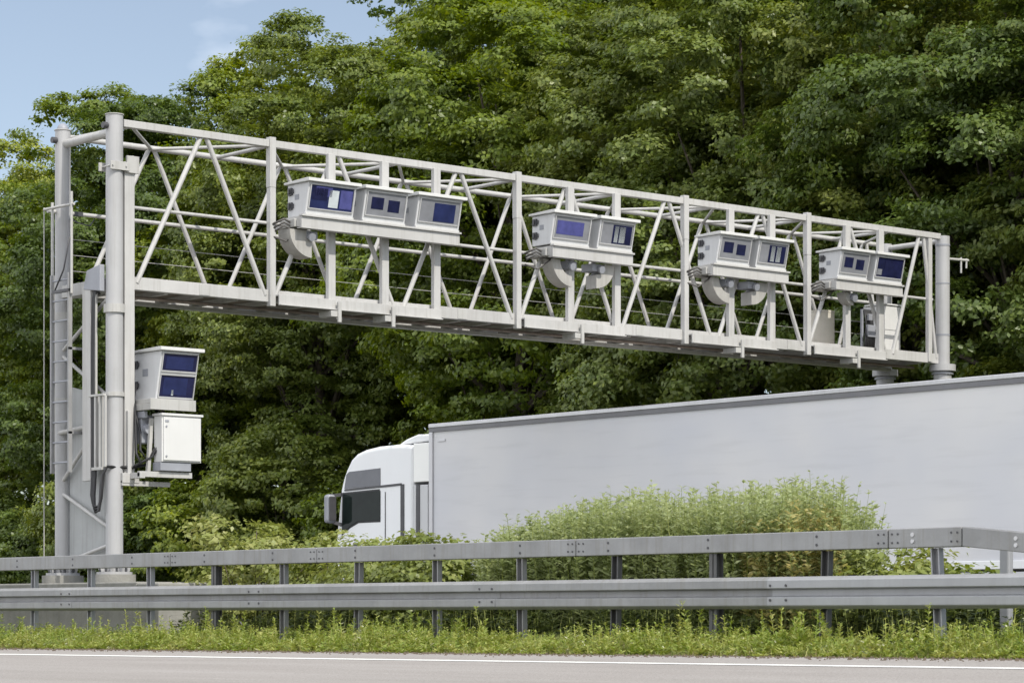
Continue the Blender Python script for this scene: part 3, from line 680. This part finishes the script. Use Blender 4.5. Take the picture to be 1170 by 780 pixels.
for s, u in ((-1, U0-.16), (1, U1+.16)):
    m = MB(); m.box(u-.09, u+.09, 39.02, 39.18, 2.08, 2.60); m.build('mirror', 'tag', CB, .05)
    m = MB(); m.box(u-.075, u+.075, 39.0, 39.018, 2.12, 2.56); m.build('mirror', 'dark', CB, .01)
    m = MB(); m.bar((u, 39.1, 2.57), (u-s*.2, 39.0, 2.6), .05, .06); m.bar((u, 39.1, 2.12), (u-s*.2, 39.0, 2.05), .05, .06); m.build('mirror_arm', 'dark', CB)
m = MB(); m.prism([(36.9, .0), (36.9, .55), (36.0, .55), (36.0, .0)], U0+.12, U0+.55); m.build('fuel_tank', 'alu', K, .06)

# ---------------------------------------------------------------- foliage
def quads_mesh(name, P4, m, extra=None):
    """P4 (n,4,3) -> mesh"""
    n = P4.shape[0]; me = bpy.data.meshes.new(name)
    me.vertices.add(n*4); me.vertices.foreach_set('co', P4.reshape(-1).astype(np.float32))
    me.loops.add(n*4); me.loops.foreach_set('vertex_index', np.arange(n*4, dtype=np.int32))
    me.polygons.add(n); me.polygons.foreach_set('loop_start', np.arange(0, n*4, 4, dtype=np.int32))
    me.update(calc_edges=True); me.materials.append(M[m]); return me
def unit(a): return a/np.maximum(np.linalg.norm(a, axis=-1, keepdims=True), 1e-9)
def leaves(P, Nn, Ln, Wd, rg, droop=.25, spin=True):
    """P centres, Nn leaf normals, Ln/Wd sizes -> (n,4,3) kite shaped leaves"""
    n = len(P); Nn = unit(Nn)
    T = unit(np.cross(Nn, rg.normal(size=(n, 3)))) if spin is True else unit(spin)
    Sd = unit(np.cross(Nn, T)); L = Ln[:, None]; Wv = Wd[:, None]
    base = P-T*L*.45; tip = P+T*L*.55-Nn*L*droop
    return np.stack([base, P+Sd*Wv*.5-T*L*.05, tip, P-Sd*Wv*.5-T*L*.05], 1)
def crown(seed, rx, h, z0, nl, nc, nleaf, lsize, lobe=(1.1, 1.9), shape=1.0):
    rg = np.random.default_rng(seed)
    # lobes on an egg-shaped envelope
    th = np.arccos(1-2*(np.arange(nl)+.5)/nl*.93); ph = np.arange(nl)*2.39996+rg.uniform(0, 6.28)
    d = np.stack([np.sin(th)*np.cos(ph), np.sin(th)*np.sin(ph), np.cos(th)], 1)+rg.normal(0, .12, (nl, 3))
    f = rg.uniform(.7, 1.0, nl); f[::5] = rg.uniform(.25, .5, len(f[::5]))
    lr = rg.uniform(*lobe, nl)
    ax = np.stack([rx-lr*.6, rx-lr*.6, h/2-lr*.55], 1)
    C = d*ax*f[:, None]
    C[:, 2] += z0+h/2
    wid = 1-.3*np.clip((C[:, 2]-z0)/h-.5, 0, 1)*shape; C[:, :2] *= wid[:, None]
    pts = []; nrm = []
    for c, r, dd in zip(C, lr, unit(d)):
        k = int(nc*(r/lobe[1])**2)
        e = unit(rg.normal(size=(k, 3))*.8+dd*.75+np.array([0, 0, .35]))
        cc = c+e*r*rg.uniform(.8, 1.08, k)[:, None]*np.array([1, 1, .8])
        cr = rg.uniform(.24, .46, k)*(lobe[1]/1.5)**.5
        q = unit(rg.normal(size=(k, nleaf, 3))*np.array([1, 1, .75])+np.array([0, 0, .2])+e[:, None]*.5)
        rad = rg.uniform(.3, 1.05, (k, nleaf, 1))
        pp = cc[:, None]+q*rad*cr[:, None, None]*np.array([1.2, 1.2, .62])
        nn = q*.5+np.array([0, 0, .55])+e[:, None]*.75+rg.normal(0, .36, (k, nleaf, 3))
        pts.append(pp.reshape(-1, 3)); nrm.append(nn.reshape(-1, 3))
    P = np.concatenate(pts); Nn = np.concatenate(nrm)
    L = lsize*rg.uniform(.65, 1.25, len(P))
    return leaves(P, Nn, L, L*rg.uniform(.5, .75, len(P)), rg), C
def trunk_mb(C, z0, h, r, rg):
    m = MB(); p0 = Vector((0, 0, -.6)); pts = [p0]
    for k in range(1, 7): pts.append(Vector((rg.normal(0, .12), rg.normal(0, .12), (z0+h*.75)*k/6)))
    for i in range(6): m.tube(pts[i], pts[i+1], r*(1-i*.14), 10, r*(1-(i+1)*.14))
    for c in C[::3]:
        c = Vector(c); a = pts[min(5, max(1, int(c.z/(z0+h)*5)))]; mid = (a+c)/2+Vector((0, 0, -.3))
        m.tube(a, mid, r*.28, 7, r*.18); m.tube(mid, mid.lerp(c, .55), r*.18, 6, r*.07)
    return m
def leaf_obj(name, me, parent):
    o = bpy.data.objects.new(name, me); COL.objects.link(o); o.parent = parent; ORG[o.name] = Vector((0, 0, 0)); return o
def make_plant(name, seed, rx, h, z0, nl, nc, nleaf, lsize, m, tr, lobe, shape=1.0, hide=False):
    Q, C = crown(seed, rx, h, z0, nl, nc, nleaf, lsize, lobe, shape)
    T = thing(name, (0, 0, 0), 'x', 'tree')
    leaf_obj('crown', quads_mesh('crown', Q, m), T)
    trunk_mb(C, z0, h, tr, np.random.default_rng(seed+99)).build('trunk', 'bark', T)
    return T
protos = [make_plant('maple_tree', 11, 4.3, 13.6, 1.6, 95, 26, 120, .125, 'leaf_a', .24, (.9, 1.55)),
          make_plant('maple_tree', 12, 4.6, 12.8, 1.2, 95, 26, 120, .125, 'leaf_a', .26, (.9, 1.6)),
          make_plant('broadleaf_tree', 13, 4.2, 13.8, 1.2, 100, 26, 120, .115, 'leaf_b', .22, (.85, 1.4)),
          make_plant('broadleaf_tree', 14, 4.5, 13.2, 1.0, 100, 26, 120, .115, 'leaf_c', .24, (.85, 1.5)),
          make_plant('maple_tree', 15, 3.8, 14.2, 1.8, 92, 26, 120, .12, 'leaf_a', .2, (.9, 1.5))]
shr = [make_plant('understory_shrub', 21, 2.0, 4.0, .1, 26, 24, 60, .12, 'leaf_c', .06, (.6, 1.0), .6),
       make_plant('understory_shrub', 22, 2.2, 3.4, .0, 26, 24, 60, .125, 'leaf_a', .06, (.6, 1.0), .6),
       make_plant('understory_shrub', 23, 1.8, 4.6, .2, 26, 24, 60, .115, 'leaf_b', .06, (.6, .95), .6)]
used = set()
def place(p, loc, rz, sc, label, cat, group, zs=1.0):
    if p.name not in used: T = p; used.add(p.name)
    else:
        T = p.copy(); COL.objects.link(T)
        for ch in p.children:
            c = ch.copy(); COL.objects.link(c); c.parent = T
    T.location = loc; T.rotation_euler = (0, 0, rz); T.scale = (sc, sc, sc*zs)
    tag(T, label, cat, group); return T
rr = random.Random(5)
# front row of the wood: (u, v, proto, top z, label)
front = [
 (44.5, 84.0, 4, 18.3, 'leafy maple whose sunlit crown meets the sky at the left picture edge'),
 (43.5, 78.0, 0, 17.9, 'green maple whose crown rises behind the ladder and the rear gantry column'),
 (45.0, 71.2, 1, 17.7, 'bright maple whose top stands against the sky between the two near columns'),
 (43.5, 67.4, 3, 18.0, 'darker tree in the dip of the skyline right of the near columns'),
 (45.0, 62.3, 0, 18.6, 'tall maple whose pointed top stands highest against the blue sky'),
 (43.5, 59.2, 2, 17.6, 'olive green tree above the three-unit camera beam'),
 (45.5, 55.0, 4, 18.2, 'maple behind and above the lorry cab'),
 (43.5, 51.0, 1, 18.0, 'full green maple above the pair with the violet pane'),
 (44.5, 46.6, 2, 17.8, 'brownish green tree with fine leaves right of the picture centre'),
 (43.0, 42.6, 3, 17.6, 'dark tree above the third camera cluster from left'),
 (44.5, 38.6, 2, 17.8, 'olive tree whose crown shows above the far gantry column'),
 (43.0, 34.6, 3, 17.4, 'dark tree at the right edge beyond the far gantry column'),
 (44.0, 30.2, 3, 17.6, 'dark tree just right of the picture edge behind the lorry trailer'),
 (44.0, 25.4, 1, 17.0, 'dark tree just right of the picture edge behind the lorry trailer'),
 (44.0, 89.5, 2, 15.8, 'tree beyond the left picture edge'),
 (45.0, 95.5, 1, 15.6, 'tree beyond the left picture edge'),
]
for u, v, k, zt, lb in front:
    z = float(gz(u, v)); p = protos[k]; H = [15.2, 14.0, 15.0, 14.2, 16.0][k]
    s = (zt-1.3-z)/H
    place(p, (u, v, z), rr.uniform(0, 6.28), max(1.0, min(1.15, s)), lb, 'tree', 'trees of the front row along the wood', (s/max(1.0, min(1.15, s))))
for row, u0 in enumerate((51.5, 58.5)):
    v = 30.0+row*3 if row == 0 else 36
    while v < (102 if row == 0 else 108):
        k = rr.randrange(5); u = u0+rr.uniform(-1, 1)
        z = float(gz(u, v)); D = .6469*u+.7626*v; x = 585+3058*(.7626*u-.6469*v)/D
        cap = float(np.interp(x, [-100, 0, 120, 200, 260, 330, 420, 540, 640, 1170], [15.5, 15.8, 15.2, 15, 14.5, 17, 19, 21, 24, 24]))
        H = [15.2, 14.0, 15.0, 14.2, 16.0][k]; s = min(1.22, (cap-1.3-z)/H)
        place(protos[k], (u, v, z), rr.uniform(0, 6.28), max(s, .8)*rr.uniform(.98, 1.02), 'tree deeper in the wood, mostly hidden behind the front row', 'tree', 'trees deeper in the wood', min(1, s/.8) if s < .8 else 1)
        v += rr.uniform(5.2, 6.6)
v = 27.0; i = 0
while v < 92:
    k = rr.randrange(3); u = 40.4+rr.uniform(-.8, 1.4)
    place(shr[k], (u, v, float(gz(u, v))-.1), rr.uniform(0, 6.28), rr.uniform(.8, 1.15), 'dark leafy shrub in the undergrowth at the foot of the wood', 'shrub', 'undergrowth shrubs at the foot of the wood')
    v += rr.uniform(2.2, 3.0)

# tall weed stand behind the guardrail
def stems(rg, n, uf, vf, hf, nleaf, L, Wd, lean=.06, up=.75, lo=.15, stem_m=None):
    """upright stems with narrow leaves; returns leaf quads and stem quads"""
    V = vf(n); U = uf(n, V); H = hf(U, V)*rg.uniform(.74, 1.08, n)
    base = np.stack([U, V, gz(U, V)], 1); ln = rg.normal(0, lean, (n, 2)); tipv = np.concatenate([ln*H[:, None], H[:, None]], 1)
    t = rg.uniform(lo, 1, (n, nleaf, 1)); P = base[:, None]+tipv[:, None]*t
    a = rg.uniform(0, 6.283, (n, nleaf)); o = np.stack([np.cos(a), np.sin(a), np.full_like(a, up)], 2); o = unit(o)
    Ls = L*rg.uniform(.6, 1.2, (n, nleaf))*(1.15-.55*t[..., 0])
    P = P+o*Ls[..., None]*.5
    Nn = np.cross(o, np.stack([-np.sin(a), np.cos(a), np.zeros_like(a)], 2))*-1+rg.normal(0, .25, (n, nleaf, 3))
    Nn = np.where(Nn[..., 2:3] < 0, -Nn, Nn)
    P = P.reshape(-1, 3); Nn = Nn.reshape(-1, 3)
    T = o.reshape(-1, 3); Nn = Nn-T*(Nn*T).sum(1, keepdims=True)
    Q = leaves(P, Nn, Ls.reshape(-1), Ls.reshape(-1)*Wd, rg, .15, T)
    w = .006; side = unit(np.concatenate([rg.normal(size=(n, 2)), np.zeros((n, 1))], 1))*w
    top_ = base+tipv
    St = np.stack([base-side, base+side, top_+side*.4, top_-side*.4], 1)
    return Q, St
def two_mats(name, Qs, label, cat, kind='stuff', loc=(0, 0, 0)):
    Q = np.concatenate([q for q, _ in Qs]); me = quads_mesh(name, Q-np.array(loc), Qs[0][1])
    idx = []
    for k, (q, m_) in enumerate(Qs):
        if k: me.materials.append(M[m_])
        idx += [k]*len(q)
    me.polygons.foreach_set('material_index', idx); me.update()
    o = bpy.data.objects.new(name, me); COL.objects.link(o); o.location = loc
    return tag(o, label, cat, None, kind)
rg = np.random.default_rng(31)
hv = [18.9, 19.1, 19.3, 19.76, 20.54, 21.5, 22.5, 23.72, 24.6, 25.2, 25.6]; hz = [1.05, 1.62, 1.72, 1.93, 1.88, 1.80, 1.90, 1.74, 1.58, 1.42, 1.0]
def HV(n): return np.random.default_rng(5).uniform(.903, 1.205, n)*rg.uniform(20.2, 22.4, n)
def hh(U, V): return np.interp(V/U*21, hv, hz)-.15-gz(U, V)+.04*np.sin(V*5.1+U*3)
Q, St = stems(rg, 3400, lambda n, V: V/np.random.default_rng(5).uniform(.903, 1.205, n), HV, hh, 50, .12, .5, .09, .6, .22)
W21 = Q[:, 0, 1]/Q[:, 0, 0]*21
yl = ((W21 > 19.3) & (W21 < 20.9) & (Q[:, 0, 0] < 20.9) & (Q[:, 0, 2] < 1.42+.2*np.sin(Q[:, 0, 1]*4)) & (rg.random(len(Q)) < .55))
two_mats('tall_weeds', [(Q[~yl], 'leaf_hedge'), (Q[yl], 'leaf_yellow'), (St, 'leaf_bush')], 'dense pale green stand of tall weeds with a yellowing patch behind the guardrail', 'tall weeds', loc=(21, 22, 0))
# low dark cover behind the rail, the full length
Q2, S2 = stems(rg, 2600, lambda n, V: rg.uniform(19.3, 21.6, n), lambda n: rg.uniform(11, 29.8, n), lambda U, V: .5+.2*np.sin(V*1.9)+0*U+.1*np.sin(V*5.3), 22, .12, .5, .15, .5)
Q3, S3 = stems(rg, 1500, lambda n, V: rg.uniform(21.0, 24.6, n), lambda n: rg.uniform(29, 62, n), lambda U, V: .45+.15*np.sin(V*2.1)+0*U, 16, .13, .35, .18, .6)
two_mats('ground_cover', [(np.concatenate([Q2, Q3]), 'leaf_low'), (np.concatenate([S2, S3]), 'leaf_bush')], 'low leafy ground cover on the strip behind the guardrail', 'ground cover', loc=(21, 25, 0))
# bramble bushes
def bush(name, u, v, rx, h, seed, m, label, n=20):
    Q, C = crown(seed, rx, h, .02, n, 17, 26, .085, (.28, .5), .5)
    z = float(gz(u, v)); T = thing(name, (u, v, z), label, 'bush', 'bushes behind the guardrail')
    leaf_obj('crown', quads_mesh('crown', Q, m), T)
    mb = MB(); r_ = random.Random(seed)
    for c in C[::2]: mb.path([(u+r_.uniform(-.1, .1), v+r_.uniform(-.1, .1), z-.1), (u+c[0]*.6, v+c[1]*.6, z+c[2]*.55), (u+c[0], v+c[1], z+c[2]+.1)], .009, 5)
    for k in range(5):
        a = r_.uniform(0, 6.28); rr_ = rx*r_.uniform(.2, .9); mb.path([(u, v, z), (u+math.cos(a)*rr_*.6, v+math.sin(a)*rr_*.6, z+h*.7), (u+math.cos(a)*rr_, v+math.sin(a)*rr_, z+h*r_.uniform(.75, .93))], .006, 5)
    mb.build('stems', 'bark', T)
bush('bramble_bush', 21.0, 30.2, 1.0, 1.78, 41, 'leaf_bush', 'bramble bush right of the concrete foundation, left of the others')
bush('bramble_bush', 21.3, 28.5, 1.0, 1.62, 42, 'leaf_bush', 'bramble bush in front of the nose of the lorry cab')
bush('bramble_bush', 20.9, 27.0, .9, 1.45, 43, 'leaf_bush', 'bramble bush below the cab door of the lorry')
bush('bramble_bush', 20.7, 25.9, .75, 1.4, 44, 'leaf_bush', 'small bramble bush just left of the tall weeds')
bush('bramble_bush', 20.6, 18.2, .75, 1.05, 45, 'leaf_bush', 'sparse bramble bush at the right end of the tall weeds')
bush('bramble_bush', 20.8, 17.2, .5, .8, 46, 'leaf_b', 'sparse bramble bush beside the white delineator post')

# verge grass and weeds in front of and below the guardrail
rg = np.random.default_rng(77)
def blades(n, u0, u1, v0, v1, hmin, hmax, w):
    V = rg.uniform(v0, v1, n); U = rg.uniform(u0, u1, n)
    cl = .65+.35*np.sin(V*3.1+1.2*np.sin(U*4))*np.sin(V*1.17+2)
    fr = np.clip((U-u0+.05)/.55, .25, 1)
    H = rg.uniform(hmin, hmax, n)*cl*fr
    B = np.stack([U, V, gz(U, V)-.01], 1); a = rg.uniform(0, 6.283, n)
    side = np.stack([np.cos(a), np.sin(a), np.zeros(n)], 1)*w*rg.uniform(.6, 1.3, n)[:, None]
    ln = np.stack([rg.normal(0, .3, n), rg.normal(0, .3, n), np.zeros(n)], 1)*H[:, None]
    mid = B+ln*.35+np.array([0, 0, 1])*H[:, None]*.6; tip = B+ln+np.array([0, 0, 1])*H[:, None]
    return np.concatenate([np.stack([B-side, B+side, mid+side*.8, mid-side*.8], 1), np.stack([mid-side*.8, mid+side*.8, tip+side*.12, tip-side*.12], 1)])
Gb = blades(52000, 17.18, 19.2, 9, 46, .06, .25, .0045)
hfun = lambda U, V: np.clip((U-17.1)/.5, .3, 1)*(.20+.11*np.sin(V*2.3+.8)*np.sin(V*.71)+.05*np.sin(V*7.7))
Q4, S4 = stems(rg, 6500, lambda n, V: rg.uniform(17.2, 19.3, n), lambda n: rg.uniform(9, 46, n), hfun, 16, .075, .40, .14, .7, .05)
cc_ = rg.uniform(9, 46, 48); ci = rg.integers(0, 48, 330)
Q5, S5 = stems(rg, 330, lambda n, V: rg.uniform(17.7, 19.2, n), lambda n: cc_[ci]+rg.normal(0, .16, n), lambda U, V: rg.uniform(.22, .50, len(U)), 46, .075, .36, .08, .8, .1)
fl = rg.random(len(Q4)) < .012
dr = rg.random(len(Gb)) < np.where(Gb[:, 0, 0] < 17.42, .5, .07)
two_mats('verge_grass', [(np.concatenate([Q4[~fl], Q5]), 'grass'), (Gb[~dr], 'grass'), (Gb[dr], 'dry'), (np.concatenate([S4, S5]), 'grass'), (Q4[fl], 'flower')], 'bright green grass and small weeds on the verge below the guardrail', 'grass', loc=(18.2, 26, 0))
# ragged litter of soil at the asphalt edge
m = MB(); r_ = random.Random(9)
for k in range(3200):
    u = 17.2-abs(r_.gauss(0, .15)); v = r_.uniform(9, 42); s = r_.uniform(.006, .02); z = roadz(u, v)+.002
    m.add([(u-s, v, z), (u+s*.3, v-s, z), (u+s, v+s*.2, z), (u, v, z+s)], [(0, 1, 3), (1, 2, 3), (2, 0, 3), (0, 2, 1)])
m.build('verge_crumbs', 'soil', None, 0, 'crumbs of soil and gravel along the edge of the asphalt', 'gravel', None, 'stuff')
# grass on the strip and bank behind, for the views between the rails
Gf = blades(26000, 19.3, 25.3, 8, 60, .10, .3, .007); Gf2 = blades(14000, 36.8, 39.5, 20, 90, .15, .4, .012)
two_mats('bank_grass', [(Gf, 'grass'), (Gf2, 'grass')], 'rough grass on the strips beside the motorway', 'grass', loc=(25, 30, 0))
